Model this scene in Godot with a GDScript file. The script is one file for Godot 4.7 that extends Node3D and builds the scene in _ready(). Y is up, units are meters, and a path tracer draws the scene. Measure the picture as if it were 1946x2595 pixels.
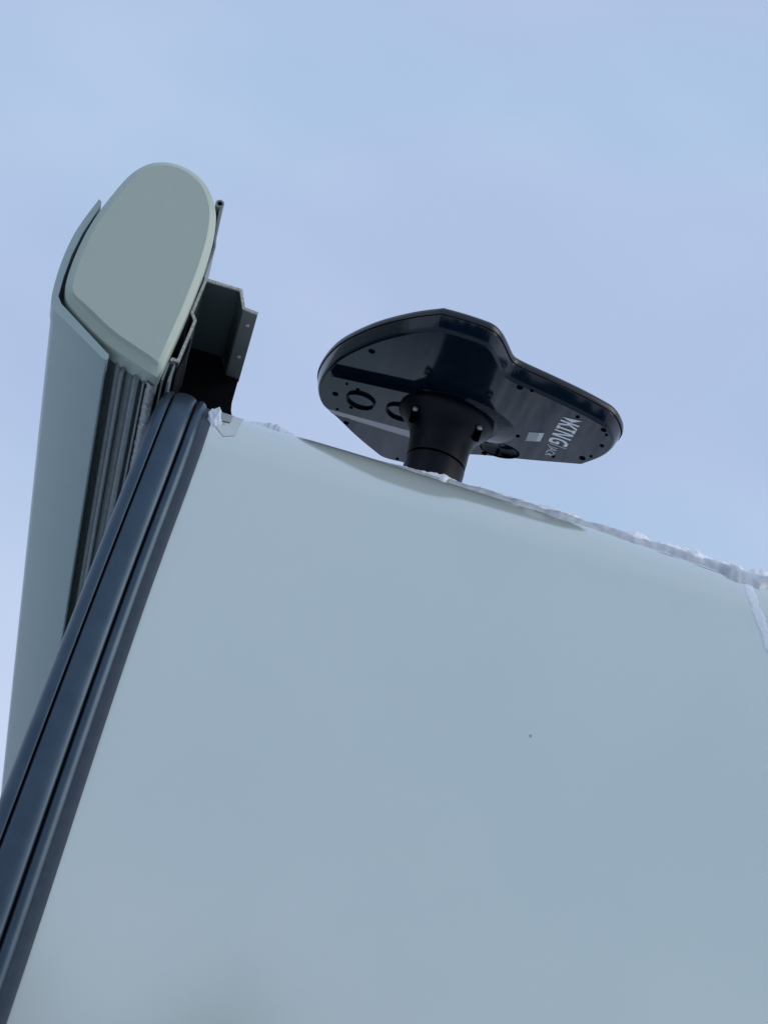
extends Node3D
# Corner of a white camper seen from below: awning end, corner trim, roof antenna, icy roof edge.

const H := 2.754          # roof height
const R := 0.10           # radius of the shoulder between rear wall and roof
const YA := 2.885         # underside of the antenna
var rng := RandomNumberGenerator.new()
var fine := FastNoiseLite.new()
var M := {}

# ------------------------------------------------------------------ helpers
func numbered(called: String) -> String:
	if not has_node(called): return called
	var k := 1
	while has_node("%s_%03d" % [called, k]): k += 1
	return "%s_%03d" % [called, k]

func tag(o: Node, label: String, category: String, group := "", kind := "") -> Node:
	if label: o.set_meta("label", label)
	if category: o.set_meta("category", category)
	if group: o.set_meta("group", group)
	if kind: o.set_meta("kind", kind)
	return o

func thing(called: String, at := Vector3.ZERO) -> Node3D:
	var o := Node3D.new(); o.name = numbered(called); o.position = at
	add_child(o, true)
	return o

func obj(called: String, st, m: Material, parent: Node = self) -> MeshInstance3D:
	var o := MeshInstance3D.new(); o.name = called
	o.mesh = st.commit() if st is SurfaceTool else st
	o.material_override = m
	parent.add_child(o, true)
	if parent is Node3D and parent != self:
		var base := Vector3.ZERO
		var q: Node = parent
		while q != self and q is Node3D:
			base += (q as Node3D).position
			q = q.get_parent()
		o.position = -base + o.position if not o.has_meta("loc") else o.position
	return o

func mb() -> SurfaceTool:
	var st := SurfaceTool.new(); st.begin(Mesh.PRIMITIVE_TRIANGLES); return st

func tri(st: SurfaceTool, a: Vector3, b: Vector3, c: Vector3, na: Vector3, nb := Vector3.INF, nc := Vector3.INF) -> void:
	if nb == Vector3.INF: nb = na
	if nc == Vector3.INF: nc = na
	var g := (b - a).cross(c - a)
	if g.length_squared() < 1e-18: return
	if g.dot(na + nb + nc) > 0.0:
		var t := b; b = c; c = t
		t = nb; nb = nc; nc = t
	st.set_normal(na); st.add_vertex(a)
	st.set_normal(nb); st.add_vertex(b)
	st.set_normal(nc); st.add_vertex(c)

func quad(st: SurfaceTool, a: Vector3, b: Vector3, c: Vector3, d: Vector3, n := Vector3.INF) -> void:
	if n == Vector3.INF: n = -(c - a).cross(d - b).normalized()
	tri(st, a, b, c, n); tri(st, a, c, d, n)

func area2(p: Array) -> float:
	var s := 0.0
	for i in p.size():
		var a: Vector2 = p[i]; var b: Vector2 = p[(i + 1) % p.size()]
		s += a.x * b.y - b.x * a.y
	return s

# outward normals of a closed outline; each edge gets two, rounded across edges that turn less than the limit
func edge_normals(p: Array, limit := 35.0) -> Array:
	var n := p.size(); var sg := 1.0 if area2(p) > 0.0 else -1.0
	var face := []
	for i in n:
		var d: Vector2 = (p[(i + 1) % n] - p[i]).normalized()
		face.append(Vector2(d.y, -d.x) * sg)
	var out := []
	for i in n:
		var f: Vector2 = face[i]; var b: Vector2 = face[(i - 1 + n) % n]; var a: Vector2 = face[(i + 1) % n]
		var n0 := f; var n1 := f
		if f.dot(b) > cos(deg_to_rad(limit)): n0 = (f + b).normalized()
		if f.dot(a) > cos(deg_to_rad(limit)): n1 = (f + a).normalized()
		out.append([n0, n1])
	return out

func inset(p: Array, by: float) -> Array:
	var n := p.size(); var sg := 1.0 if area2(p) > 0.0 else -1.0
	var out := []
	for i in n:
		var d0: Vector2 = (p[i] - p[(i - 1 + n) % n]).normalized()
		var d1: Vector2 = (p[(i + 1) % n] - p[i]).normalized()
		var n0 := Vector2(d0.y, -d0.x) * sg; var n1 := Vector2(d1.y, -d1.x) * sg
		var m := (n0 + n1)
		m = m / maxf(0.5, 1.0 + n0.dot(n1))
		out.append(p[i] - m * by)
	return out

func catmull(p: Array, k := 4, closed := true) -> Array:
	var out := []; var n := p.size()
	for i in (n if closed else n - 1):
		var a: Vector2 = p[(i - 1 + n) % n] if closed or i > 0 else p[0]
		var b: Vector2 = p[i]; var c: Vector2 = p[(i + 1) % n]
		var d: Vector2 = p[(i + 2) % n] if closed or i + 2 < n else p[n - 1]
		for j in k: out.append(b.cubic_interpolate(c, a, d, float(j) / k))
	if not closed: out.append(p[n - 1])
	return out

# face of an outline laid in a plane; f maps the 2D point to 3D
func fill(st: SurfaceTool, p: Array, f: Callable, n: Vector3) -> void:
	var pk := PackedVector2Array(p)
	var ids := Geometry2D.triangulate_polygon(pk)
	for i in range(0, ids.size(), 3):
		tri(st, f.call(pk[ids[i]]), f.call(pk[ids[i + 1]]), f.call(pk[ids[i + 2]]), n)

# prism along z of an outline in x, y
func prism(st: SurfaceTool, p: Array, z0: float, z1: float, limit := 35.0, ends := true) -> void:
	var en := edge_normals(p, limit); var n := p.size()
	for i in n:
		var a: Vector2 = p[i]; var b: Vector2 = p[(i + 1) % n]
		var na := Vector3(en[i][0].x, en[i][0].y, 0); var nb := Vector3(en[i][1].x, en[i][1].y, 0)
		var a0 := Vector3(a.x, a.y, z0); var b0 := Vector3(b.x, b.y, z0)
		var a1 := Vector3(a.x, a.y, z1); var b1 := Vector3(b.x, b.y, z1)
		tri(st, a0, b0, b1, na, nb, nb); tri(st, a0, b1, a1, na, nb, na)
	if ends:
		fill(st, p, func(q): return Vector3(q.x, q.y, z0), Vector3(0, 0, 1))
		fill(st, p, func(q): return Vector3(q.x, q.y, z1), Vector3(0, 0, -1))

# side band between two outlines with the same number of points; each outline is an array of Vector3
func band(st: SurfaceTool, a: Array, b: Array, na: Array, nb: Array) -> void:
	var n := a.size()
	for i in n:
		var j := (i + 1) % n
		tri(st, a[i], a[j], b[j], na[i], na[j], nb[j]); tri(st, a[i], b[j], b[i], na[i], nb[j], nb[i])

# rings of 3D points joined with smooth normals computed from the grid
func loft(st: SurfaceTool, rows: Array, closed := true, flip := false) -> void:
	var nr := rows.size(); var nc: int = rows[0].size()
	var nm := []
	for i in nr:
		var l := []
		for j in nc:
			var jm := (j - 1 + nc) % nc if closed else maxi(j - 1, 0)
			var jp := (j + 1) % nc if closed else mini(j + 1, nc - 1)
			var du: Vector3 = rows[i][jp] - rows[i][jm]
			var dv: Vector3 = rows[mini(i + 1, nr - 1)][j] - rows[maxi(i - 1, 0)][j]
			var v := du.cross(dv).normalized()
			l.append(-v if flip else v)
		nm.append(l)
	for i in nr - 1:
		for j in (nc if closed else nc - 1):
			var k := (j + 1) % nc
			tri(st, rows[i][j], rows[i][k], rows[i + 1][k], nm[i][j], nm[i][k], nm[i + 1][k])
			tri(st, rows[i][j], rows[i + 1][k], rows[i + 1][j], nm[i][j], nm[i + 1][k], nm[i + 1][j])

func ring(cx: float, y: float, cz: float, rx: float, rz: float, n := 48) -> Array:
	var out := []
	for i in n:
		var a := TAU * i / n
		out.append(Vector3(cx + rx * cos(a), y, cz + rz * sin(a)))
	return out

# upright solid of turned rings [cx, y, cz, rx, rz]
func turned(st: SurfaceTool, rows: Array, n := 48, cap0 := true, cap1 := true) -> void:
	var rr := []
	for r in rows: rr.append(ring(r[0], r[1], r[2], r[3], r[4], n))
	loft(st, rr, true, rows[-1][1] > rows[0][1])
	for e in [[0, cap0], [-1, cap1]]:
		if not e[1]: continue
		var l: Array = rr[e[0]]
		var up := Vector3(0, signf(rows[e[0]][1] - rows[0 if e[0] == -1 else -1][1]), 0)
		var r = rows[e[0]]
		var c := Vector3(r[0], r[1], r[2])
		for i in n: tri(st, c, l[i], l[(i + 1) % n], up)

func col(r: float, g: float, b: float) -> Color:
	return Color(r, g, b).linear_to_srgb()

func mat(c: Color, rough: float, spec := 0.5, coat := 0.0, coat_rough := 0.1) -> StandardMaterial3D:
	var m := StandardMaterial3D.new()
	m.albedo_color = c; m.roughness = rough; m.metallic_specular = spec
	if coat > 0.0:
		m.clearcoat_enabled = true; m.clearcoat = coat; m.clearcoat_roughness = coat_rough
	return m

func noise_tex(freq: float, seed_: int, lo: Color, hi: Color, size := 512, oct := 4, stops := [0.25, 0.75]) -> ImageTexture:
	var n := FastNoiseLite.new(); n.seed = seed_; n.frequency = freq; n.fractal_octaves = oct
	var im := n.get_seamless_image(size, size)
	im.convert(Image.FORMAT_RGB8)
	for y in size:
		for x in size:
			var v := smoothstep(stops[0], stops[1], im.get_pixel(x, y).r)
			im.set_pixel(x, y, lo.lerp(hi, v))
	return ImageTexture.create_from_image(im)

func bump_tex(freq: float, seed_: int, strength: float, size := 512, oct := 4) -> ImageTexture:
	var n := FastNoiseLite.new(); n.seed = seed_; n.frequency = freq; n.fractal_octaves = oct
	var im := n.get_seamless_image(size, size)
	im.convert(Image.FORMAT_RGBA8)
	im.bump_map_to_normal_map(strength)
	return ImageTexture.create_from_image(im)

func textured(m: StandardMaterial3D, tex: Texture2D, scale: float, bump: Texture2D = null, depth := 1.0) -> StandardMaterial3D:
	m.uv1_triplanar = true; m.uv1_world_triplanar = true; m.uv1_scale = Vector3.ONE * scale
	if tex:
		m.albedo_texture = tex; m.albedo_color = Color.WHITE
	if bump:
		m.normal_enabled = true; m.normal_texture = bump; m.normal_scale = depth
	return m

# ------------------------------------------------------------------ camera, sky, sun
func make_view() -> void:
	var cam := Camera3D.new(); cam.name = "camera"
	add_child(cam)
	cam.transform = Transform3D(Basis(Vector3(0.9426, 0.2770, 0.1863), Vector3(-0.3299, 0.8581, 0.3934), Vector3(-0.0509, -0.4323, 0.9003)).orthonormalized(), Vector3(0.091, 1.6, 2.2))
	cam.fov = 26.33; cam.near = 0.05; cam.far = 4000.0; cam.current = true

	var n := FastNoiseLite.new(); n.seed = 11; n.frequency = 2.6; n.fractal_octaves = 4; n.fractal_gain = 0.42
	var n2 := FastNoiseLite.new(); n2.seed = 5; n2.frequency = 4.5; n2.fractal_octaves = 4; n2.fractal_gain = 0.45
	var w := 1024; var h := 512
	var im := Image.create(w, h, false, Image.FORMAT_RGBF)
	var blue := Color(0.410, 0.556, 0.775); var lilac := Color(0.432, 0.538, 0.778); var pale := Color(0.64, 0.725, 0.93)
	for y in h:
		var el := (0.5 - (y + 0.5) / h) * PI
		for x in w:
			var az := TAU * (x + 0.5) / w
			var d := Vector3(cos(el) * sin(az), sin(el) * 2.2, -cos(el) * cos(az))
			var a := n.get_noise_3dv(d) * 0.5 + 0.5
			var b := n2.get_noise_3dv(d) * 0.5 + 0.5
			var c := blue.lerp(lilac, smoothstep(0.34, 0.62, a))
			var low := 1.0 - smoothstep(0.22, 0.47, absf(el) + (a - 0.5) * 0.12)
			c = c.lerp(pale, low * 0.85)
			c = c.lerp(pale, smoothstep(0.40, 0.8, b) * 0.20)
			im.set_pixel(x, y, c)
	var env := Environment.new()
	var sky := Sky.new(); var pm := PanoramaSkyMaterial.new()
	pm.panorama = ImageTexture.create_from_image(im)
	sky.sky_material = pm
	env.background_mode = Environment.BG_SKY; env.sky = sky
	env.tonemap_mode = Environment.TONE_MAPPER_LINEAR
	env.tonemap_exposure = 1.0
	env.sdfgi_enabled = true; env.ssao_enabled = true; env.ssil_enabled = true
	var we := WorldEnvironment.new(); we.name = "world_environment"; we.environment = env
	add_child(we)

	var sun := DirectionalLight3D.new(); sun.name = "sun"
	add_child(sun)
	sun.look_at_from_position(Vector3.ZERO, Vector3(-0.80, -0.52, -0.32), Vector3.UP)
	sun.light_energy = 0.35; sun.light_angular_distance = 40.0
	sun.light_color = Color(1.0, 0.97, 0.93); sun.shadow_enabled = true

func make_materials() -> void:
	fine.seed = 3; fine.frequency = 1.0; fine.fractal_octaves = 4
	M.gelcoat = textured(mat(Color.WHITE, 0.16, 1.0, 1.0, 0.10), noise_tex(0.006, 21, col(0.650, 0.730, 0.675), col(0.668, 0.743, 0.688), 512, 5), 0.9, bump_tex(0.008, 4, 1.0, 512, 2), 0.03)
	M.gelcoat.metallic = 0.28
	M.trim = textured(mat(Color.WHITE, 0.40, 0.5), noise_tex(0.02, 8, col(0.050, 0.080, 0.110), col(0.060, 0.092, 0.124), 256), 3.0)
	M.trim.metallic = 0.6
	M.trim_flange = textured(mat(Color.WHITE, 0.55, 0.4), noise_tex(0.03, 9, col(0.050, 0.070, 0.092), col(0.060, 0.080, 0.102), 256), 6.0)
	M.groove = mat(col(0.012, 0.012, 0.018), 0.8, 0.2)
	M.cap = textured(mat(Color.WHITE, 0.38, 0.5), noise_tex(0.02, 12, col(0.475, 0.550, 0.465), col(0.482, 0.557, 0.472), 512, 5), 4.0, bump_tex(0.15, 13, 2.0, 256), 0.03)
	M.panel = textured(mat(Color.WHITE, 0.38, 0.5), noise_tex(0.03, 14, col(0.345, 0.45, 0.435), col(0.36, 0.465, 0.45), 256), 2.0)
	M.alloy = textured(mat(Color.WHITE, 0.4, 0.5), noise_tex(0.04, 32, col(0.20, 0.24, 0.24), col(0.25, 0.29, 0.29), 256), 4.0)
	M.bare = textured(mat(Color.WHITE, 0.5, 0.5), noise_tex(0.06, 15, col(0.40, 0.40, 0.36), col(0.62, 0.62, 0.57), 256), 14.0, bump_tex(0.12, 16, 6.0, 256), 0.4)
	M.bracket_dark = mat(col(0.075, 0.098, 0.095), 0.45, 0.5)  # bracket channel, darker than its flange and cut edge
	M.flange = mat(col(0.20, 0.208, 0.208), 0.5, 0.45)
	M.rubber = mat(col(0.006, 0.006, 0.008), 0.75, 0.25)
	M.rivet = mat(col(0.6, 0.6, 0.58), 0.35, 0.6)
	M.foam = textured(mat(Color.WHITE, 0.85, 0.3), noise_tex(0.035, 17, col(0.36, 0.39, 0.39), col(0.60, 0.62, 0.61), 512, 5), 8.0, bump_tex(0.05, 18, 6.0, 512), 0.4)
	M.plastic = textured(mat(Color.WHITE, 0.095, 0.44), noise_tex(0.03, 19, col(0.003, 0.010, 0.019), col(0.005, 0.012, 0.022), 256), 6.0, bump_tex(0.15, 20, 2.0, 512), 0.015)
	M.neck = textured(mat(Color.WHITE, 0.42, 0.35), noise_tex(0.05, 22, col(0.003, 0.004, 0.009), col(0.004, 0.005, 0.011), 256), 8.0, bump_tex(0.2, 23, 3.0, 256), 0.12)
	M.shell = mat(col(0.008, 0.009, 0.014), 0.3, 0.5)
	M.hole = mat(col(0.002, 0.002, 0.003), 0.9, 0.1)  # near-black standing for the shade inside holes and slots
	M.print = mat(col(0.74, 0.76, 0.77), 0.5, 0.4)
	M.print_thin = mat(col(0.70, 0.72, 0.73), 0.5, 0.4)
	M.paper = mat(col(0.40, 0.43, 0.44), 0.6, 0.3)
	M.paper_white = mat(col(0.62, 0.65, 0.64), 0.6, 0.3)
	M.steel = mat(col(0.62, 0.60, 0.54), 0.3, 0.7); M.steel.metallic = 0.6
	M.orange = mat(col(0.35, 0.06, 0.02), 0.6, 0.3)
	M.ice = textured(mat(Color.WHITE, 0.28, 0.5), noise_tex(0.02, 24, col(0.46, 0.50, 0.53), col(0.58, 0.62, 0.65), 512, 4), 6.0, bump_tex(0.03, 25, 4.0, 512), 0.25)  # grey of ice, also standing for shade and reflections below the snow
	M.snow = textured(mat(Color.WHITE, 0.8, 0.3), noise_tex(0.05, 26, col(0.88, 0.90, 0.92), col(0.95, 0.96, 0.97), 512, 5), 8.0, bump_tex(0.04, 27, 6.0, 512), 0.4)
	M.frost = textured(mat(Color.WHITE, 0.6, 0.4), noise_tex(0.02, 28, col(0.72, 0.79, 0.86), col(0.80, 0.86, 0.91), 512, 5), 9.0, bump_tex(0.06, 29, 5.0, 512), 0.3)
	M.tape = mat(col(0.34, 0.36, 0.38), 0.5, 0.5)
	M.tape_light = mat(col(0.58, 0.64, 0.63), 0.5, 0.5)
	M.tyre = mat(col(0.02, 0.02, 0.02), 0.8, 0.3)
	M.ground = textured(mat(Color.WHITE, 0.85, 0.3), noise_tex(0.01, 30, col(0.42, 0.44, 0.46), col(0.62, 0.64, 0.66), 512, 5), 0.25, bump_tex(0.03, 31, 8.0, 512), 0.7)

# ------------------------------------------------------------------ the camper
# a point on the skin of rear wall, shoulder and roof: t is height on the wall up to the shoulder, then runs on along the arc and the roof
# the roof is slightly crowned across the camper: x lifts the shoulder
func crown(x: float) -> float:
	return 0.0195 - 0.027 * (x - 1.05) * (x - 1.05)

func skin(t: float, x := 0.2) -> Array:
	var y0 := H - R
	var t8 := y0 + R * TILT
	var lift := crown(x) * clampf((t - 1.9) / (y0 - 1.9), 0.0, 1.0)
	if t <= t8:
		# the wall bows very gently: upright below, leaning back a little where it meets the shoulder
		var d := minf(t8 - t, BOW)
		var lean := tan(TILT) * (1.0 - d / BOW)
		var z := tan(TILT) * (d - d * d / (2.0 * BOW)) - R + R * cos(TILT)
		return [Vector2(t - t8 + y0 + R * sin(TILT) + lift, z), Vector2(lean, 1.0).normalized()]
	var a := (t - y0) / R
	if a < PI / 2: return [Vector2(y0 + lift + R * sin(a), -R + R * cos(a)), Vector2(sin(a), cos(a))]
	var s := t - y0 - R * PI / 2
	return [Vector2(H + lift + 0.004 * s, -R - s), Vector2(1, -0.004).normalized()]

func arc_t(deg: float) -> float:
	return H - R + R * deg_to_rad(deg)

func on_skin(x: float, t: float, up: float) -> Vector3:
	var s := skin(t, x)
	return Vector3(x, s[0].x + s[1].x * up, s[0].y + s[1].y * up)

const TILT := 0.15       # lean of the wall where the shoulder begins
const BOW := 0.75        # height over which the wall straightens
const CX0 := -0.058
const CX1 := 2.14
const ZB := -5.2

func sheet(st: SurfaceTool, x0: float, x1: float, ts: Array) -> void:
	var nx := 44
	for k in nx:
		var xa := lerpf(x0, x1, float(k) / nx); var xb := lerpf(x0, x1, float(k + 1) / nx)
		for i in ts.size() - 1:
			var v := []; var n := []
			for e in [[xa, ts[i]], [xb, ts[i]], [xb, ts[i + 1]], [xa, ts[i + 1]]]:
				var q := skin(e[1], e[0])
				v.append(Vector3(e[0], q[0].x, q[0].y))
				var slope: float = -0.054 * (e[0] - 1.05) * q[1].x
				n.append(Vector3(-slope, q[1].x, q[1].y).normalized())
			tri(st, v[0], v[1], v[2], n[0], n[1], n[2]); tri(st, v[0], v[2], v[3], n[0], n[2], n[3])

# one strip of the corner moulding swept up the corner and back along the roof edge
func moulding(prof: Array, side: float) -> SurfaceTool:
	var ts := []
	for i in 37: ts.append(lerpf(0.42, H - R + R * TILT, i / 36.0))
	for i in range(1, 17): ts.append(arc_t(lerpf(rad_to_deg(TILT), 90.0, i / 16.0)))
	ts.append(arc_t(90.0) + 1.2); ts.append(arc_t(90.0) - ZB - R - 0.02)
	var rows := []
	for t in ts:
		var s := skin(t, CX0 if side < 0.0 else CX1)
		# the moulding is a little wider lower down
		var wide: float = 1.0 + 0.27 * (1.0 - smoothstep(1.85, 2.56, t)) - 0.06 * smoothstep(H - R - 0.03, arc_t(75.0), t)
		var l := []
		for q in prof:
			var u: float = -0.0655 + (q.x + 0.0655) * wide
			if side > 0.0: u = CX1 - (u - CX0)
			l.append(Vector3(u, s[0].x + s[1].x * q.y, s[0].y + s[1].y * q.y))
		rows.append(l)
	var st := mb()
	# hard folds of the profile stay hard: every profile edge is its own strip unless it turns gently
	var n := prof.size()
	for e in n - 1:
		var d: Vector2 = (prof[e + 1] - prof[e]).normalized()
		var f := Vector2(-d.y, d.x)
		var f0 := f; var f1 := f
		if e > 0:
			var g: Vector2 = (prof[e] - prof[e - 1]).normalized(); g = Vector2(-g.y, g.x)
			if g.dot(f) > 0.72: f0 = (f + g).normalized()
		if e < n - 2:
			var g: Vector2 = (prof[e + 2] - prof[e + 1]).normalized(); g = Vector2(-g.y, g.x)
			if g.dot(f) > 0.72: f1 = (f + g).normalized()
		for i in ts.size() - 1:
			var sa := skin(ts[i]); var sb := skin(ts[i + 1])
			var q0 := Vector3(f0.x * -side, sa[1].x * f0.y, sa[1].y * f0.y); var q1 := Vector3(f1.x * -side, sa[1].x * f1.y, sa[1].y * f1.y)
			var r0 := Vector3(f0.x * -side, sb[1].x * f0.y, sb[1].y * f0.y); var r1 := Vector3(f1.x * -side, sb[1].x * f1.y, sb[1].y * f1.y)
			tri(st, rows[i][e], rows[i][e + 1], rows[i + 1][e + 1], q0, q1, r1)
			tri(st, rows[i][e], rows[i + 1][e + 1], rows[i + 1][e], q0, r1, r0)
	return st

func bead(u0: float, u1: float, v0: float, v1: float, n := 8) -> Array:
	var out := [Vector2(u0, 0.0005)]
	for i in n + 1:
		var a := PI * i / n
		var c := cos(a); var s := sin(a)
		out.append(Vector2((u0 + u1) / 2 - (u1 - u0) / 2 * signf(c) * pow(absf(c), 0.75), v0 + (v1 - v0) * pow(s, 0.75)))
	out.append(Vector2(u1, 0.0005))
	return out

func corner_trim(root: Node, side: float) -> void:
	var base := moulding([Vector2(-0.0590, -0.040), Vector2(-0.0615, -0.036), Vector2(-0.0615, 0.001), Vector2(-0.057, 0.0022), Vector2(-0.004, 0.0022), Vector2(-0.004, 0.0004)], side)
	var t := obj("corner_trim", base, M.groove, root)
	var outer := [Vector2(-0.0600, -0.042), Vector2(-0.0632, -0.040), Vector2(-0.0652, -0.028), Vector2(-0.0655, -0.014), Vector2(-0.0650, -0.006), Vector2(-0.0632, 0.0010), Vector2(-0.0602, 0.0056), Vector2(-0.0565, 0.0080), Vector2(-0.0530, 0.0084), Vector2(-0.0514, 0.0076), Vector2(-0.0510, 0.0060), Vector2(-0.0510, 0.0010)]
	obj("outer_bead", moulding(outer, side), M.trim, t)
	var mid := [Vector2(-0.0490, 0.0010), Vector2(-0.0490, 0.0070), Vector2(-0.0480, 0.0088), Vector2(-0.0450, 0.0102), Vector2(-0.0400, 0.0112), Vector2(-0.0350, 0.0114), Vector2(-0.0300, 0.0108), Vector2(-0.0260, 0.0094), Vector2(-0.0236, 0.0078), Vector2(-0.0228, 0.0060), Vector2(-0.0228, 0.0010)]
	obj("centre_insert", moulding(mid, side), M.trim, t)
	var inner := [Vector2(-0.0208, 0.0010), Vector2(-0.0208, 0.0062), Vector2(-0.0196, 0.0082), Vector2(-0.0170, 0.0090), Vector2(-0.0140, 0.0086), Vector2(-0.0110, 0.0066), Vector2(-0.0092, 0.0040), Vector2(-0.0086, 0.0026), Vector2(-0.0086, 0.0010)]
	obj("inner_bead", moulding(inner, side), M.trim, t)
	var fl := [Vector2(-0.0092, 0.0034), Vector2(-0.0040, 0.0034), Vector2(0.0012, 0.0030), Vector2(0.0024, 0.0022), Vector2(0.0026, 0.0001)]
	obj("wall_flange", moulding(fl, side), M.trim_flange, t)

func make_camper() -> void:
	var root := thing("camper", Vector3(1.0, 0.0, -2.6))
	tag(root, "white glossy camper body with rounded roof edge and dark corner moulding", "camper")
	var ts := [0.42, 1.2]
	for i in 25: ts.append(lerpf(1.85, H - R + R * TILT, i / 24.0))
	for i in range(1, 41): ts.append(arc_t(lerpf(rad_to_deg(TILT), 90.0, i / 40.0)))
	ts.append(arc_t(90.0) + 0.3)
	var st := mb(); sheet(st, CX0, CX1, ts)
	quad(st, Vector3(CX0, 0.42, skin(0.42)[0].y), Vector3(CX1, 0.42, skin(0.42)[0].y), Vector3(CX1, 0.42, -0.4), Vector3(CX0, 0.42, -0.4), Vector3.DOWN)
	obj("rear_wall", st, M.gelcoat, root)
	st = mb(); sheet(st, CX0, CX1, [arc_t(90.0) + 0.3, arc_t(90.0) + 2.0, arc_t(90.0) - ZB - R])
	obj("roof", st, M.gelcoat, root)
	for side in [CX0, CX1]:
		var p := []
		for t in [0.42, 1.85, 2.0, 2.15, 2.3, 2.45, 2.55, H - R, arc_t(15), arc_t(30), arc_t(45), arc_t(60), arc_t(75), arc_t(90), arc_t(90) - ZB - R]: p.append(skin(t, side)[0])
		p.append(Vector2(0.42, ZB))
		st = mb()
		var sx: float = side
		fill(st, p, func(q): return Vector3(sx, q.x, q.y), Vector3(signf(sx - 1.0), 0, 0))
		obj("side_wall", st, M.gelcoat, root)
	st = mb()
	var top := [Vector2(CX1, 0.42), Vector2(CX0, 0.42)]
	for i in 23:
		var x := lerpf(CX0, CX1, i / 22.0)
		top.append(Vector2(x, skin(arc_t(90) - ZB - R, x)[0].x))
	fill(st, top, func(q): return Vector3(q.x, q.y, ZB), Vector3(0, 0, -1))
	obj("front_wall", st, M.gelcoat, root)
	st = mb()
	quad(st, Vector3(CX0, 0.42, -0.4), Vector3(CX1, 0.42, -0.4), Vector3(CX1, 0.42, ZB), Vector3(CX0, 0.42, ZB), Vector3.DOWN)
	obj("floor", st, M.tyre, root)
	for x in [0.12, 1.96]:
		for z in [-0.9, -3.9]:
			st = mb()
			var rows := []
			for q in [[0.10, 0.17], [0.12, 0.26], [0.11, 0.325], [0.07, 0.345], [0.0, 0.35], [-0.07, 0.345], [-0.11, 0.325], [-0.12, 0.26], [-0.10, 0.17]]:
				var l := []
				for i in 36:
					var a := TAU * i / 36
					l.append(Vector3(x + q[0], 0.35 + q[1] * cos(a), z + q[1] * sin(a)))
				rows.append(l)
			loft(st, rows, true)
			var wheel := obj("wheel", st, M.tyre, root)
			st = mb()
			rows = []
			for q in [[0.09, 0.175], [0.05, 0.15], [0.04, 0.05], [0.06, 0.001]]:
				var l := []
				for i in 36:
					var a := TAU * i / 36
					l.append(Vector3(x + q[0] * signf(x - 1.0), 0.35 + q[1] * cos(a), z + q[1] * sin(a)))
				rows.append(l)
			loft(st, rows, true, x < 1.0)
			obj("rim", st, M.steel, wheel)
	corner_trim(root, -1.0)
	corner_trim(root, 1.0)
	# grey sealing tape where roof edge and moulding meet
	st = mb()
	skin_patch(st, [[0.0030, 38.0], [0.0030, 82.0], [0.0195, 82.0], [0.0200, 40.0]], 0.0012)
	var seal := obj("sealing_tape", st, M.tape, root)
	st = mb()
	skin_patch(st, [[0.0060, 30.0], [0.0195, 36.0], [0.0195, 82.0], [0.0320, 82.0], [0.0315, 50.0], [0.0300, 26.0], [0.018, 22.0]], 0.0006)
	obj("tape_edge", st, M.tape_light, seal)
	# small stone chip on the wall
	st = mb()
	var pts := []
	for i in 9:
		var a := TAU * i / 9
		pts.append(Vector2(0.4365 + cos(a) * rng.randf_range(0.0009, 0.0016), 2.4430 + sin(a) * rng.randf_range(0.0009, 0.0016)))
	fill(st, pts, func(q): return on_skin(q.x, q.y, 0.0008), Vector3(0, 0, 1))
	obj("stone_chip", st, M.tape, root)

# thin closed sheet lying on the shoulder; points are [x, degrees along the arc]
func skin_patch(st: SurfaceTool, pts: Array, thick: float) -> void:
	var p := []
	for q in pts: p.append(Vector2(q[0], arc_t(q[1])))
	# cut into narrow rows so that it follows the curve
	var lo := 1e9; var hi := -1e9
	for q in p:
		lo = minf(lo, q.y); hi = maxf(hi, q.y)
	var n := 14
	for i in n:
		var a := lerpf(lo, hi, float(i) / n); var b := lerpf(lo, hi, float(i + 1) / n)
		var rect := PackedVector2Array([Vector2(-1, a), Vector2(3, a), Vector2(3, b), Vector2(-1, b)])
		for cut in Geometry2D.intersect_polygons(PackedVector2Array(p), rect):
			var s := skin((a + b) / 2)
			fill(st, Array(cut), func(q): return on_skin(q.x, q.y, thick), Vector3(0, s[1].x, s[1].y))

# ------------------------------------------------------------------ the awning
func v2(flat: Array) -> Array:
	var out := []
	for q in flat: out.append(Vector2(q[0], q[1]))
	return out

func thick_line(p: Array, t: float) -> Array:
	# closed outline of a bent strip of the given thickness, to the right of the line
	var other := []
	var n := p.size()
	for i in n:
		var d0: Vector2 = (p[i] - p[maxi(i - 1, 0)]).normalized() if i > 0 else (p[1] - p[0]).normalized()
		var d1: Vector2 = (p[mini(i + 1, n - 1)] - p[i]).normalized() if i < n - 1 else d0
		var n0 := Vector2(d0.y, -d0.x); var n1 := Vector2(d1.y, -d1.x)
		var m := (n0 + n1) / maxf(0.5, 1.0 + n0.dot(n1))
		other.append(p[i] + m * t)
	other.reverse()
	return p + other

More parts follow.
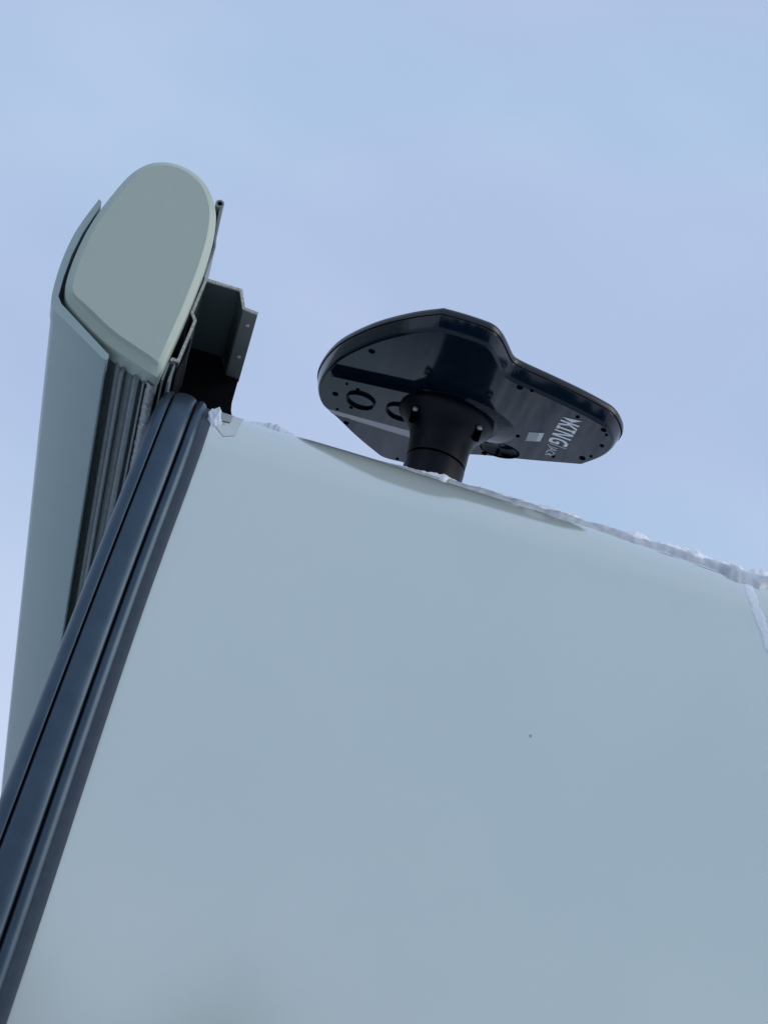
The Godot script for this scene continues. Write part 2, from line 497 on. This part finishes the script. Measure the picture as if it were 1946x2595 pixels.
func make_awning() -> void:
	var z_end := -3.9
	var root := thing("awning", Vector3(-0.14, 2.72, 0.0))
	tag(root, "rolled up cassette awning with beige grey end cap beside the camper roof", "awning")
	var outline := v2([[-0.0733, 2.7240], [-0.0708, 2.7398], [-0.0693, 2.7715], [-0.0676, 2.8118], [-0.0670, 2.852], [-0.0680, 2.8879], [-0.0708, 2.9199], [-0.0775, 2.9497], [-0.0871, 2.969], [-0.1001, 2.9845], [-0.1165, 2.9947], [-0.1351, 2.9992], [-0.1535, 2.9975], [-0.1693, 2.9900], [-0.1815, 2.9770], [-0.1905, 2.9597], [-0.1980, 2.9347], [-0.2043, 2.909], [-0.2088, 2.8823], [-0.2111, 2.8548], [-0.2113, 2.8264], [-0.2095, 2.8033], [-0.2055, 2.7868], [-0.1984, 2.7765], [-0.179, 2.7642], [-0.156, 2.752], [-0.1358, 2.7430], [-0.1133, 2.7362], [-0.0916, 2.7300]])
	var cap := catmull(outline.slice(1), 3, false)
	cap.push_front(outline[0])
	# end cap: skirt, rounded bevel and flat face
	var st := mb()
	var steps := [[0.0, -0.034], [0.0, -0.0085], [0.0006, -0.0060], [0.0066, -0.0012], [0.0084, 0.0]]
	var rows := []
	for s in steps:
		var l := []
		for q in inset(cap, s[0]):
			# the bevel is deeper along the lower front edge
			var low := smoothstep(2.80, 2.765, q.y) * smoothstep(-0.074, -0.082, q.x)
			l.append(Vector3(q.x, q.y + low * s[0] * 0.75, s[1] - low * 0.004 * float(s[0] < 0.007)))
		rows.append(l)
	for k in [[0, 2], [2, 4], [3, 5]]: loft(st, rows.slice(k[0], k[1]), true, false)
	loft(st, rows.slice(1, 3), true, false)
	var face := []
	for q in rows[-1]: face.append(Vector2(q.x, q.y))
	fill(st, face, func(q): return Vector3(q.x, q.y, 0.0), Vector3(0, 0, 1))
	obj("end_cap", st, M.cap, root)
	# main cassette behind the cap, its underside set back above the ribs
	var body := inset(cap, 0.003)
	var keep := []
	for q in body:
		if q.y > 2.792 or q.x > -0.075: keep.append(q)
	keep.append_array(v2([[-0.1960, 2.7905], [-0.1400, 2.7560], [-0.1290, 2.7500], [-0.0880, 2.7375], [-0.0755, 2.7340]]))
	var hull := Array(Geometry2D.convex_hull(PackedVector2Array(keep)))
	hull.pop_back()
	st = mb(); prism(st, hull, -0.020, z_end)
	obj("cassette", st, M.alloy, root)
	# lead rail wrapped round the front
	var outer := catmull(v2([[-0.2098, 2.9172], [-0.2155, 2.8921], [-0.2202, 2.8655], [-0.2216, 2.8345], [-0.2203, 2.8067], [-0.2170, 2.7802], [-0.2136, 2.7690], [-0.2093, 2.7640]]), 3, false)
	outer.append(Vector2(-0.1380, 2.7262)); outer.append(Vector2(-0.1352, 2.7256)); outer.append(Vector2(-0.1338, 2.7275))
	var innr := v2([[-0.1338, 2.7322], [-0.1370, 2.7336], [-0.2045, 2.7728], [-0.2112, 2.7810], [-0.2139, 2.8060], [-0.2152, 2.8370], [-0.2132, 2.8700], [-0.2084, 2.8980], [-0.2060, 2.9120], [-0.2072, 2.9168]])
	st = mb(); prism(st, outer + innr, -0.0405, z_end)
	obj("lead_rail", st, M.panel, root)
	var grown := inset(outer + innr, -0.0014)
	for i in innr.size(): grown[outer.size() + i] = innr[i]
	st = mb(); prism(st, grown, -0.0065, -0.040)
	obj("rail_end_cap", st, M.panel, root)
	# ribs of the underside: [left, right, bottom, top]
	var ribs := [[-0.1256, -0.1188, 2.7385, 2.752], [-0.1172, -0.1130, 2.7266, 2.750], [-0.1122, -0.1014, 2.7362, 2.747], [-0.1010, -0.0940, 2.7256, 2.745], [-0.0892, -0.0866, 2.7242, 2.742]]
	for r in ribs:
		st = mb()
		var e := minf(0.0006, (r[1] - r[0]) * 0.3)
		prism(st, v2([[r[0], r[3]], [r[0], r[2] + e], [r[0] + e, r[2]], [r[1] - e, r[2]], [r[1], r[2] + e], [r[1], r[3]]]), -0.0325, z_end, 50.0)
		obj("underside_rib", st, M.alloy, root)
	# weathered pale sealing strip between cassette and camper
	st = mb()
	rows = []
	for i in 161:
		var z := -0.026 - 1.6 * pow(i / 160.0, 1.4)
		var l := []
		for j in 9:
			var f := j / 8.0
			var wob := fine.get_noise_2d(z * 90.0, f * 3.0) * 0.0016 + fine.get_noise_2d(z * 260.0, f * 9.0) * 0.0009
			l.append(Vector3(lerpf(-0.0850, -0.0725, f) + fine.get_noise_2d(z * 60.0, 7.7) * 0.0010, 2.7265 - sin(f * PI) * 0.0040 + wob, z))
		for j in [0.8, 0.2]: l.append(Vector3(lerpf(-0.0850, -0.0725, j), 2.737, z))
		rows.append(l)
	loft(st, rows, true, true)
	obj("sealing_strip", st, M.foam, root)
	# small keder tube and back plate behind the cap
	st = mb()
	var tube := []
	for i in 20: tube.append(Vector2(-0.0800 + 0.0052 * cos(TAU * i / 20), 2.9766 + 0.0052 * sin(TAU * i / 20)))
	prism(st, tube, -0.020, z_end, 40.0, false)
	var bore := []
	for i in 20: bore.append(Vector2(-0.0800 + 0.0030 * cos(TAU * i / 20), 2.9766 + 0.0030 * sin(TAU * i / 20)))
	for i in 20:
		var j := (i + 1) % 20
		quad(st, Vector3(tube[i].x, tube[i].y, -0.020), Vector3(tube[j].x, tube[j].y, -0.020), Vector3(bore[j].x, bore[j].y, -0.020), Vector3(bore[i].x, bore[i].y, -0.020), Vector3(0, 0, 1))
	var kt := obj("rail_tube", st, M.alloy, root)
	st = mb(); prism(st, bore, -0.024, z_end + 0.01, 40.0)
	obj("bore", st, M.hole, kt)
	st = mb(); prism(st, thick_line(v2([[-0.0655, 2.8770], [-0.0664, 2.9200], [-0.0690, 2.9300], [-0.0706, 2.9420], [-0.0765, 2.9722]]), -0.0022), -0.022, z_end)
	obj("back_plate", st, M.alloy, root)
	# aluminium adapter bracket over the roof edge
	var zb0 := -0.020; var zb1 := -0.195
	var line := v2([[-0.0690, 2.7590], [-0.0670, 2.7622], [-0.0612, 2.7622], [-0.0596, 2.8170], [-0.0660, 2.8250], [-0.0648, 2.8748], [-0.0200, 2.8772], [-0.0096, 2.8556], [0.0068, 2.8550]])
	var strip := thick_line(line, 0.0032)
	st = mb(); prism(st, thick_line(line.slice(0, 8), 0.0032), zb0 - 0.003, zb1, 20.0)
	var br := obj("adapter_bracket", st, M.bracket_dark, root)
	st = mb(); prism(st, strip, zb0, zb0 - 0.0028, 20.0)
	obj("cut_edge", st, M.bare, br)
	st = mb(); prism(st, v2([[-0.0112, 2.8550], [0.0068, 2.8544], [0.0067, 2.8516], [-0.0104, 2.8522]]), zb0 - 0.003, zb1)
	obj("screw_flange", st, M.flange, br)
	for z in [-0.052, -0.132]:
		st = mb(); turned(st, [[-0.0012, 2.8518, z, 0.0026, 0.0026], [-0.0012, 2.8508, z, 0.0024, 0.0024], [-0.0012, 2.8502, z, 0.0014, 0.0014]], 16)
		obj("rivet", st, M.rivet, br)
	# lower hook of the adapter, running along the camper
	st = mb(); prism(st, thick_line(v2([[-0.0700, 2.7330], [-0.0700, 2.7560], [-0.0686, 2.7590], [-0.0620, 2.7590], [-0.0608, 2.7560], [-0.0608, 2.7330]]), 0.0022), -0.024, -1.5)
	obj("hook_rail", st, M.alloy, br)
	st = mb(); prism(st, v2([[-0.0556, 2.802], [-0.0544, 2.790], [-0.0552, 2.770], [-0.0572, 2.752], [-0.0585, 2.765], [-0.0570, 2.796]]), -0.034, -0.16)
	obj("gasket", st, M.rubber, br)
	# black rubber foot carrying the bracket on the roof
	st = mb()
	prism(st, v2([[-0.0645, 2.8738], [-0.0225, 2.8730], [-0.0122, 2.8518], [0.0060, 2.8512], [0.0066, 2.8350], [0.0078, 2.8200], [0.0105, 2.8080], [0.0165, 2.7960], [0.0220, 2.7880], [0.0230, 2.7500], [-0.0600, 2.7500], [-0.0600, 2.80], [-0.0650, 2.826]]), -0.188, -0.30, 40.0)
	obj("rubber_foot", st, M.rubber, root)

# ------------------------------------------------------------------ the antenna
func smooth_outline(pts: Array, corners: Array) -> Array:
	var out := []
	var n := pts.size()
	for i in n:
		var a: Vector2 = pts[(i - 1 + n) % n]; var b: Vector2 = pts[i]; var c: Vector2 = pts[(i + 1) % n]; var d: Vector2 = pts[(i + 2) % n]
		if i in corners: a = b - (c - b)
		if (i + 1) % n in corners: d = c + (c - b)
		for j in 4: out.append(b.cubic_interpolate(c, a, d, j / 4.0))
	return out

func flat_disc(at: Vector2, y: float, r: float, squash := 1.0, thick := 0.0009) -> SurfaceTool:
	var st := mb()
	turned(st, [[at.x, y + 0.0006, at.y, r, r * squash], [at.x, y - thick, at.y, r * 0.93, r * squash * 0.93]], 18)
	return st

func make_antenna() -> void:
	var root := thing("roof_antenna", Vector3(0.265, H, -0.15))
	tag(root, "black glossy television antenna with lettered tail on a flared neck", "antenna")
	var raw := v2([[0.2054, 0.0337], [0.2309, 0.0374], [0.2545, 0.0384], [0.2692, 0.0362], [0.2814, 0.0258], [0.2937, 0.0060], [0.3050, -0.0130], [0.3172, -0.0200], [0.3558, -0.0268], [0.3947, -0.0345], [0.4278, -0.0440], [0.4440, -0.0520], [0.4560, -0.0680], [0.4640, -0.0860], [0.4660, -0.1060], [0.4600, -0.1330], [0.4440, -0.1680], [0.3832, -0.2035], [0.3170, -0.2400], [0.2900, -0.2720], [0.2650, -0.3150], [0.2355, -0.3262], [0.2090, -0.3300], [0.1890, -0.3180], [0.1600, -0.2945], [0.1340, -0.2690], [0.1190, -0.2560], [0.1080, -0.2450], [0.0990, -0.2240], [0.0948, -0.1960], [0.0978, -0.1562], [0.1078, -0.1130], [0.1271, -0.0691], [0.1492, -0.0313], [0.1779, 0.0058]])
	var o := smooth_outline(raw, [0, 16])
	# upper shell: rim band, rounded edge, low dome
	var st := mb(); var rows := []
	var ctr := Vector2(0.265, -0.14)
	for s in [[0.0, 0.0185], [-0.0008, 0.0215], [0.0, 0.0255], [0.003, 0.0285], [0.008, 0.0305]]:
		var l := []
		for q in inset(o, s[0]): l.append(Vector3(q.x, YA + s[1], q.y))
		rows.append(l)
	var inn := inset(o, 0.008)
	for k in [0.75, 0.5, 0.25, 0.02]:
		var l := []
		for q in inn:
			var w: Vector2 = ctr.lerp(q, k)
			l.append(Vector3(w.x, YA + 0.0305 + 0.018 * (1.0 - k * k), w.y))
		rows.append(l)
	loft(st, rows, true, false)
	obj("upper_shell", st, M.shell, root)
	# lower shell: drafted side and flat underside with a round dish cut into it
	st = mb()
	var side0 := inset(o, 0.0014); var side1 := inset(o, 0.0050); var side2 := inset(o, 0.0068); var plate := inset(o, 0.0085)
	rows = []
	for e in [[side0, 0.020], [side0, 0.0165], [side1, 0.0045], [side2, 0.0012], [plate, 0.0]]:
		var l := []
		for q in e[0]: l.append(Vector3(q.x, YA + e[1], q.y))
		rows.append(l)
	loft(st, rows, true, true)
	var dish_at := Vector2(0.3400, -0.1985); var dish := []
	var dx := Vector2(0.0245, 0.0075); var dz := Vector2(0.0055, -0.0185)
	for i in 40: dish.append(dish_at + dx * cos(TAU * i / 40) + dz * sin(TAU * i / 40))
	for half in [[-1.0, dish_at.x], [dish_at.x, 2.0]]:
		var rect := PackedVector2Array([Vector2(half[0], -1), Vector2(half[1], -1), Vector2(half[1], 1), Vector2(half[0], 1)])
		for piece in Geometry2D.intersect_polygons(PackedVector2Array(plate), rect):
			for left in Geometry2D.clip_polygons(piece, PackedVector2Array(dish)):
				fill(st, Array(left), func(q): return Vector3(q.x, YA, q.y), Vector3.DOWN)
	var lower := obj("lower_shell", st, M.plastic, root)
	st = mb(); rows = []
	for s in [[1.0, 0.0], [0.97, 0.0035], [0.80, 0.0075], [0.5, 0.0095], [0.02, 0.0100]]:
		var l := []
		for i in 40: 
			var q: Vector2 = dish_at + (dish[i] - dish_at) * s[0]
			l.append(Vector3(q.x, YA + s[1], q.y))
		rows.append(l)
	loft(st, rows, true, true)
	obj("dish_recess", st, M.plastic, lower)
	# proud centre panel from the wide end to the neck
	st = mb()
	var pt := [Vector3(0.1085, YA + 0.0005, -0.1475), Vector3(0.2800, YA + 0.0005, -0.1020), Vector3(0.2800, YA + 0.0005, -0.2440), Vector3(0.1290, YA + 0.0005, -0.2560)]
	var pl := [Vector3(0.1125, YA - 0.0095, -0.1450), Vector3(0.2800, YA - 0.0095, -0.1020), Vector3(0.2800, YA - 0.0095, -0.2030), Vector3(0.1215, YA - 0.0095, -0.2285)]
	quad(st, pl[0], pl[1], pl[2], pl[3], Vector3.DOWN)
	for i in 4:
		var j := (i + 1) % 4
		var n: Vector3 = (pt[j] - pt[i]).cross(pl[i] - pt[i]).normalized()
		if n.dot((pl[i] + pl[j]) / 2 - Vector3(0.2, YA + 0.02, -0.18)) < 0.0: n = -n
		quad(st, pt[i], pt[j], pl[j], pl[i], n)
	var panel := obj("centre_panel", st, M.plastic, root)
	var yp := YA - 0.0095
	for c in [Vector2(0.1560, -0.1785), Vector2(0.2065, -0.1720)]:
		st = mb(); rows = []
		for e in [[0.0186, 0.0], [0.0186, -0.0028], [0.0181, -0.0034], [0.0171, -0.0034], [0.0166, -0.0028], [0.0166, 0.0]]:
			rows.append(ring(c.x, yp + e[1], c.y, e[0], e[0], 48))
		loft(st, rows, true, false)
		obj("moulded_ring", st, M.neck, panel)
	for h in [[0.1239, -0.1844, 0.0040], [0.1327, -0.1500, 0.0018], [0.1477, -0.1545, 0.0026], [0.1482, -0.2039, 0.0026], [0.1328, -0.2205, 0.0018]]:
		obj("screw_hole_shade", flat_disc(Vector2(h[0], h[1]), yp, h[2]), M.hole, panel)  # flat black disc painted for the shade inside a hole
	for h in [[0.1468, -0.0706, 0.0042], [0.1500, -0.2660, 0.0036], [0.2282, -0.3131, 0.0022], [0.3245, -0.0340, 0.0042], [0.3390, -0.0320, 0.0022], [0.4027, -0.0542, 0.0026], [0.4382, -0.0630, 0.0038], [0.4445, -0.0720, 0.0020], [0.4471, -0.1008, 0.0028], [0.4350, -0.1465, 0.0042], [0.4430, -0.1345, 0.0020], [0.3513, -0.1481, 0.0027], [0.4026, -0.1673, 0.0024], [0.3248, -0.2200, 0.0036], [0.3395, -0.2130, 0.0018]]:
		obj("screw_hole_shade", flat_disc(Vector2(h[0], h[1]), YA, h[2]), M.hole, lower)  # black discs again stand for the shaded holes of the underside
	# conical boss round the neck
	st = mb()
	turned(st, [[0.276, YA + 0.0004, -0.152, 0.074, 0.052], [0.272, YA - 0.002, -0.151, 0.066, 0.050], [0.266, YA - 0.005, -0.150, 0.060, 0.048]], 48)
	obj("boss", st, M.plastic, lower)
	# flared neck and collar
	st = mb()
	turned(st, [[0.2615, YA - 0.0040, -0.150, 0.0570, 0.050], [0.2608, YA - 0.0085, -0.150, 0.0592, 0.052], [0.2606, YA - 0.0130, -0.150, 0.0588, 0.0515], [0.2609, YA - 0.0178, -0.150, 0.0545, 0.0485], [0.2616, YA - 0.0250, -0.150, 0.0468, 0.0432], [0.2625, YA - 0.0350, -0.150, 0.0408, 0.0395], [0.2635, YA - 0.0490, -0.150, 0.0374, 0.0370], [0.2645, YA - 0.0640, -0.150, 0.0372, 0.0368], [0.2648, YA - 0.0720, -0.150, 0.0368, 0.0366]], 64)
	var neck := obj("neck", st, M.neck, root)
	st = mb()
	turned(st, [[0.2650, YA - 0.0715, -0.150, 0.0345, 0.0345], [0.2650, YA - 0.0745, -0.150, 0.0345, 0.0345]], 64)
	obj("joint", st, M.hole, root)
	st = mb()
	turned(st, [[0.2650, YA - 0.0745, -0.150, 0.0366, 0.0366], [0.2652, YA - 0.0760, -0.150, 0.0370, 0.0370], [0.2655, YA - 0.1000, -0.150, 0.0370, 0.0370], [0.2655, YA - 0.1200, -0.150, 0.0380, 0.0380], [0.2655, H + 0.001, -0.150, 0.0450, 0.0450], [0.2655, H - 0.002, -0.150, 0.0450, 0.0450]], 64)
	obj("collar", st, M.neck, root)
	for q in [Vector3(0.2200, 2.8560, -0.1235), Vector3(0.3005, 2.8600, -0.1215)]:
		var sl := mb()
		turned(sl, [[q.x + 0.0006, q.y + 0.001, q.z - 0.0022, 0.0042, 0.0042], [q.x + 0.0010, q.y - 0.010, q.z - 0.0075, 0.0040, 0.0040]], 20)
		obj("screw_slot_shade", sl, M.hole, neck)  # black plug standing for the shade in the screw recess
		st = mb()
		turned(st, [[q.x, q.y + 0.0040, q.z + 0.0020, 0.0034, 0.0034], [q.x, q.y + 0.0010, q.z + 0.0030, 0.0034, 0.0034], [q.x, q.y - 0.0004, q.z + 0.0030, 0.0022, 0.0022]], 16)
		obj("screw", st, M.steel, neck)
	# lettering on the tail: reads along -z, tops of the letters towards +x, seen from below
	var f := SystemFont.new(); f.font_names = PackedStringArray(["Droid Sans"]); f.font_weight = 700
	letters("lettering", "KING", f, 0.0325, Vector3(0.3868, YA - 0.0004, -0.0726), 0.0615, M.print, lower)
	var f2 := SystemFont.new(); f2.font_names = PackedStringArray(["Droid Sans"])
	letters("lettering", "|", f2, 0.030, Vector3(0.3900, YA - 0.0004, -0.1368), 0.0011, M.print_thin, lower)
	letters("lettering", "JACK", f2, 0.0175, Vector3(0.3890, YA - 0.0004, -0.1412), 0.0280, M.print_thin, lower)
	st = mb()
	var tr := [Vector2(0.3870, -0.0655), Vector2(0.4103, -0.0600), Vector2(0.4000, -0.0712)]
	fill(st, tr, func(q): return Vector3(q.x, YA - 0.0005, q.y), Vector3.DOWN)
	obj("arrow_mark", st, M.print, lower)
	# paper label with a brighter end
	st = mb()
	fill(st, v2([[0.3606, -0.1288], [0.3725, -0.1212], [0.3742, -0.1446], [0.3625, -0.1523]]), func(q): return Vector3(q.x, YA - 0.0005, q.y), Vector3.DOWN)
	var lab := obj("paper_label", st, M.paper, lower)
	st = mb()
	fill(st, v2([[0.3725, -0.1212], [0.3776, -0.1175], [0.3787, -0.1410], [0.3742, -0.1446]]), func(q): return Vector3(q.x, YA - 0.0005, q.y), Vector3.DOWN)
	obj("label_end", st, M.paper_white, lab)
	st = mb()
	fill(st, v2([[0.2085, -0.1300], [0.2210, -0.1265], [0.2200, -0.1335], [0.2130, -0.1350]]), func(q): return Vector3(q.x, yp - 0.0005, q.y), Vector3.DOWN)
	obj("warning_print", st, M.orange, panel)

func letters(called: String, text: String, f: Font, height: float, at: Vector3, width: float, m: Material, parent: Node) -> void:
	var tm := TextMesh.new()
	tm.text = text; tm.font = f; tm.font_size = 64; tm.pixel_size = 0.001; tm.depth = 0.0
	tm.horizontal_alignment = HORIZONTAL_ALIGNMENT_LEFT; tm.vertical_alignment = VERTICAL_ALIGNMENT_BOTTOM
	var arr: Array = tm.surface_get_arrays(0)
	var vs: PackedVector3Array = arr[Mesh.ARRAY_VERTEX]
	var ids = arr[Mesh.ARRAY_INDEX]
	var lo := Vector2(1e9, 1e9); var hi := -lo
	for v in vs:
		lo = lo.min(Vector2(v.x, v.y)); hi = hi.max(Vector2(v.x, v.y))
	var st := mb()
	var sx := width / maxf(hi.x - lo.x, 1e-6); var sy := height * 0.74 / maxf(hi.y - lo.y, 1e-6)
	var put := func(v: Vector3) -> Vector3: return at + Vector3((v.y - lo.y) * sy, 0, -(v.x - lo.x) * sx)
	var count: int = ids.size() if ids != null else vs.size()
	for i in range(0, count, 3):
		var a: Vector3 = vs[ids[i]] if ids != null else vs[i]
		var b: Vector3 = vs[ids[i + 1]] if ids != null else vs[i + 1]
		var c: Vector3 = vs[ids[i + 2]] if ids != null else vs[i + 2]
		tri(st, put.call(a), put.call(b), put.call(c), Vector3.DOWN)
	obj(called, st, m, parent)

# ------------------------------------------------------------------ ice and snow on the roof edge
func ramp(x: float, pts: Array) -> float:
	if x <= pts[0][0]: return pts[0][1]
	for i in pts.size() - 1:
		if x <= pts[i + 1][0]:
			return lerpf(pts[i][1], pts[i + 1][1], (x - pts[i][0]) / (pts[i + 1][0] - pts[i][0]))
	return pts[-1][1]

# crust over the shoulder: thickness and lower edge vary along x
func crust(x0: float, x1: float, nx: int, thick: Array, low: Array, top_deg: float, rough: float, seed_: int, ragged: float) -> SurfaceTool:
	var n := FastNoiseLite.new(); n.seed = seed_; n.frequency = 1.0; n.fractal_octaves = 4; n.fractal_gain = 0.6
	var st := mb(); var rows := []
	var nt := 26 if top_deg < 200.0 else 46
	var bend := 1.3 if top_deg < 200.0 else 2.4
	for i in nx + 1:
		var x := lerpf(x0, x1, float(i) / nx)
		var th := ramp(x, thick); var lo := ramp(x, low) + n.get_noise_2d(x * 55.0, 3.0) * ragged + n.get_noise_2d(x * 230.0, 8.0) * ragged * 0.5 + n.get_noise_2d(x * 14.0, 21.0) * ragged * 3.0
		th *= 1.0 + 0.6 * n.get_noise_2d(x * 22.0, 33.0)
		var l := []
		for j in nt + 1:
			var f := float(j) / nt
			var deg := lerpf(lo, top_deg, pow(f, bend))
			var body := smoothstep(0.0, 0.22 if top_deg < 200.0 else 0.30, f) * (1.0 - 0.3 * f)
			var k := 1.0 + n.get_noise_3d(x * 42.0, deg * 0.07, 1.0) * rough * 1.3 + n.get_noise_3d(x * 140.0, deg * 0.20, 5.0) * rough * 0.5
			var edge := smoothstep(0.0, 0.02, x - x0)
			l.append(on_skin(x + n.get_noise_2d(x * 200.0, deg * 0.2) * 0.0004, arc_t(deg), maxf(th * body * k * edge, 0.0) - (0.0004 if j == 0 else -0.0002)))
		rows.append(l)
	loft(st, rows, false, true)
	return st

func lump(at: Vector3, size: Vector3, seed_: int, rough := 0.45, freq := 1.6) -> SurfaceTool:
	var n := FastNoiseLite.new(); n.seed = seed_; n.frequency = freq; n.fractal_octaves = 4
	var st := mb(); var rows := []
	for i in 25:
		var el := lerpf(-PI / 2 + 0.02, PI / 2 - 0.02, i / 24.0)
		var l := []
		for j in 40:
			var a := TAU * j / 40
			var d := Vector3(cos(el) * cos(a), sin(el), cos(el) * sin(a))
			l.append(at + d * size * (1.0 + n.get_noise_3dv(d) * rough * 2.0))
		rows.append(l)
	loft(st, rows, true, true)
	return st

func make_ice() -> void:
	var ice := obj("ice_shade_crust", crust(0.19, 1.55, 560, [[0.19, 0.0006], [0.30, 0.0042], [0.40, 0.0050], [0.50, 0.0052], [0.60, 0.0070], [0.68, 0.0090], [1.0, 0.0090], [1.55, 0.008]], [[0.19, 60.0], [0.30, 57.0], [0.40, 54.0], [0.50, 51.0], [0.58, 50.0], [0.605, 48.0], [0.618, 39.0], [0.655, 38.0], [0.675, 46.0], [0.80, 48.0], [1.55, 50.0]], 120.0, 0.22, 41, 1.6), M.ice)  # part ice, part painted stand-in for the shaded reflection under the snow
	tag(ice, "ragged ice crust along the rounded roof edge, its grey also standing for shade under the snow", "ice", "", "stuff")
	var snow := obj("snow_layer", crust(0.17, 1.55, 640, [[0.17, 0.0010], [0.22, 0.0045], [0.27, 0.0075], [0.32, 0.0090], [0.40, 0.0092], [0.45, 0.0105], [0.50, 0.0108], [0.55, 0.0110], [0.62, 0.0130], [0.68, 0.0155], [0.80, 0.014], [1.55, 0.012]], [[0.17, 68.0], [0.30, 62.0], [0.40, 60.0], [0.50, 58.0], [0.60, 57.0], [0.68, 57.0], [1.55, 58.0]], 520.0, 0.36, 47, 2.4), M.snow)
	tag(snow, "crumbly white snow lying on top of the ice along the roof", "snow", "", "stuff")
	var bit := obj("frost_patch", crust(0.038, 0.092, 90, [[0.038, 0.0008], [0.046, 0.0042], [0.062, 0.0040], [0.074, 0.0028], [0.092, 0.0004]], [[0.038, 56.0], [0.092, 58.0]], 100.0, 0.9, 53, 3.0), M.frost)
	tag(bit, "thin broken frost patch on bare roof edge between bracket and antenna", "frost")
	# frozen run down the wall
	var st := mb(); var rows := []
	var n := FastNoiseLite.new(); n.seed = 61; n.frequency = 1.0; n.fractal_octaves = 3
	for i in 121:
		var f := i / 120.0
		var t := lerpf(arc_t(46.0), 2.40, f)
		var s := skin(t, 0.65)
		var xc := ramp(s[0].x, [[2.40, 0.742], [2.60, 0.699], [2.633, 0.686], [2.669, 0.6675], [2.690, 0.6563], [2.714, 0.6450], [2.742, 0.6385]])
		var w := 0.0068 * (1.0 - 0.3 * f)
		var l := []
		for j in 11:
			var g := j / 10.0 * 2.0 - 1.0
			var off := n.get_noise_2d(t * 60.0, signf(g) * 9.0) * 0.0034 + n.get_noise_2d(t * 240.0, signf(g) * 4.0) * 0.0014
			l.append(on_skin(xc + (w + off * signf(g)) * g, t, 0.0005 * pow(maxf(0.0, 1.0 - g * g), 0.25) + n.get_noise_2d(t * 130.0, g * 2.0) * 0.00012 + 0.0001))
		rows.append(l)
	loft(st, rows, false, false)
	tag(obj("frozen_drip", st, M.frost), "pale frozen water run trailing down the wall from the ice", "ice")
	for q in [[0.527, 0.560, 47.0, "faint grey streak painted for a small reflection on the shoulder below the crust"], [0.572, 0.620, 45.0, "grey streak painted for a small reflection, reaching into the drooping end of the ice crust"]]:
		st = mb()  # thin grey patch painted in place of a small reflection
		var w: float = q[1] - q[0]
		skin_patch(st, [[q[0], q[2] + 0.4], [q[0] + w * 0.3, q[2] + 1.0], [q[0] + w * 0.7, q[2] + 0.7], [q[1], q[2] - 0.4], [q[0] + w * 0.75, q[2] - 0.5], [q[0] + w * 0.35, q[2] - 0.2]], 0.0005)
		tag(obj("reflection_streak", st, M.ice), q[3], "ice", "painted reflection streaks below the crust")
	tag(obj("ice_lump", lump(on_skin(0.0020, arc_t(36.0), 0.0020), Vector3(0.0080, 0.0140, 0.0055), 78, 0.34, 0.9), M.frost), "white lump of ice at the top of the corner moulding", "ice")

func make_ground() -> void:
	var st := mb()
	var s := 1500.0; var k := 12
	for i in k:
		for j in k:
			var a := lerpf(-s, s, float(i) / k); var b := lerpf(-s, s, float(i + 1) / k)
			var c := lerpf(-s, s, float(j) / k); var d := lerpf(-s, s, float(j + 1) / k)
			quad(st, Vector3(a, 0, c), Vector3(b, 0, c), Vector3(b, 0, d), Vector3(a, 0, d), Vector3.UP)
	tag(obj("ground", st, M.ground), "snow covered ground around the camper", "ground", "", "structure")

# ------------------------------------------------------------------ unseen spruces added behind the camera to darken reflections in glossy trim and antenna
func make_added_trees() -> void:
	var needles := mat(col(0.028, 0.042, 0.030), 0.8, 0.2); var bark := mat(col(0.05, 0.04, 0.03), 0.9, 0.2)
	var tree := thing("added_spruce")
	tag(tree, "dark green spruce added unseen behind the camera to darken reflections", "tree", "added spruces facing the camper")
	var st := mb()
	turned(st, [[0, 0.0, 0, 0.20, 0.20], [0, 0.3, 0, 0.15, 0.15], [0, 3.5, 0, 0.09, 0.09], [0, 7.0, 0, 0.015, 0.015]], 12)
	obj("trunk", st, bark, tree)
	st = mb()
	for k in 420:
		var f := pow(rng.randf(), 0.75)
		var y := lerpf(6.9, 0.7, f); var reach := (0.12 + 1.75 * f) * rng.randf_range(0.65, 1.1)
		var a := rng.randf() * TAU
		var d := Vector3(cos(a), 0, sin(a)); var side := Vector3(-sin(a), 0, cos(a))
		var droop := reach * rng.randf_range(0.15, 0.45)
		var p0 := Vector3(0, y, 0); var p1 := p0 + d * reach * 0.55 - Vector3(0, droop * 0.35, 0); var p2 := p0 + d * reach - Vector3(0, droop, 0)
		var w := 0.10 + reach * 0.16
		var hang := Vector3(0, -w * 0.9, 0)
		quad(st, p0, p1 + side * w, p2, p1 - side * w, Vector3(0, 1, 0).slerp(d, 0.3))
		quad(st, p0 + hang * 0.3, p1, p2, p1 + hang, side)
	obj("crown", st, needles, tree)
	for i in 24:
		var o: Node3D = tree if i == 0 else tree.duplicate()
		if i > 0:
			o.name = numbered("added_spruce"); add_child(o, true)
		o.position = Vector3(-16.0 + i * 1.4 + rng.randf_range(-0.4, 0.4), 0, 12.0 + (i % 2) * 1.8 + rng.randf_range(-0.5, 0.5))
		o.rotation.y = rng.randf() * TAU
		o.scale = Vector3.ONE * rng.randf_range(0.76, 0.96)

func _ready() -> void:
	rng.seed = 7
	make_view()
	make_materials()
	make_ground()
	make_camper()
	make_awning()
	make_antenna()
	make_ice()
	make_added_trees()
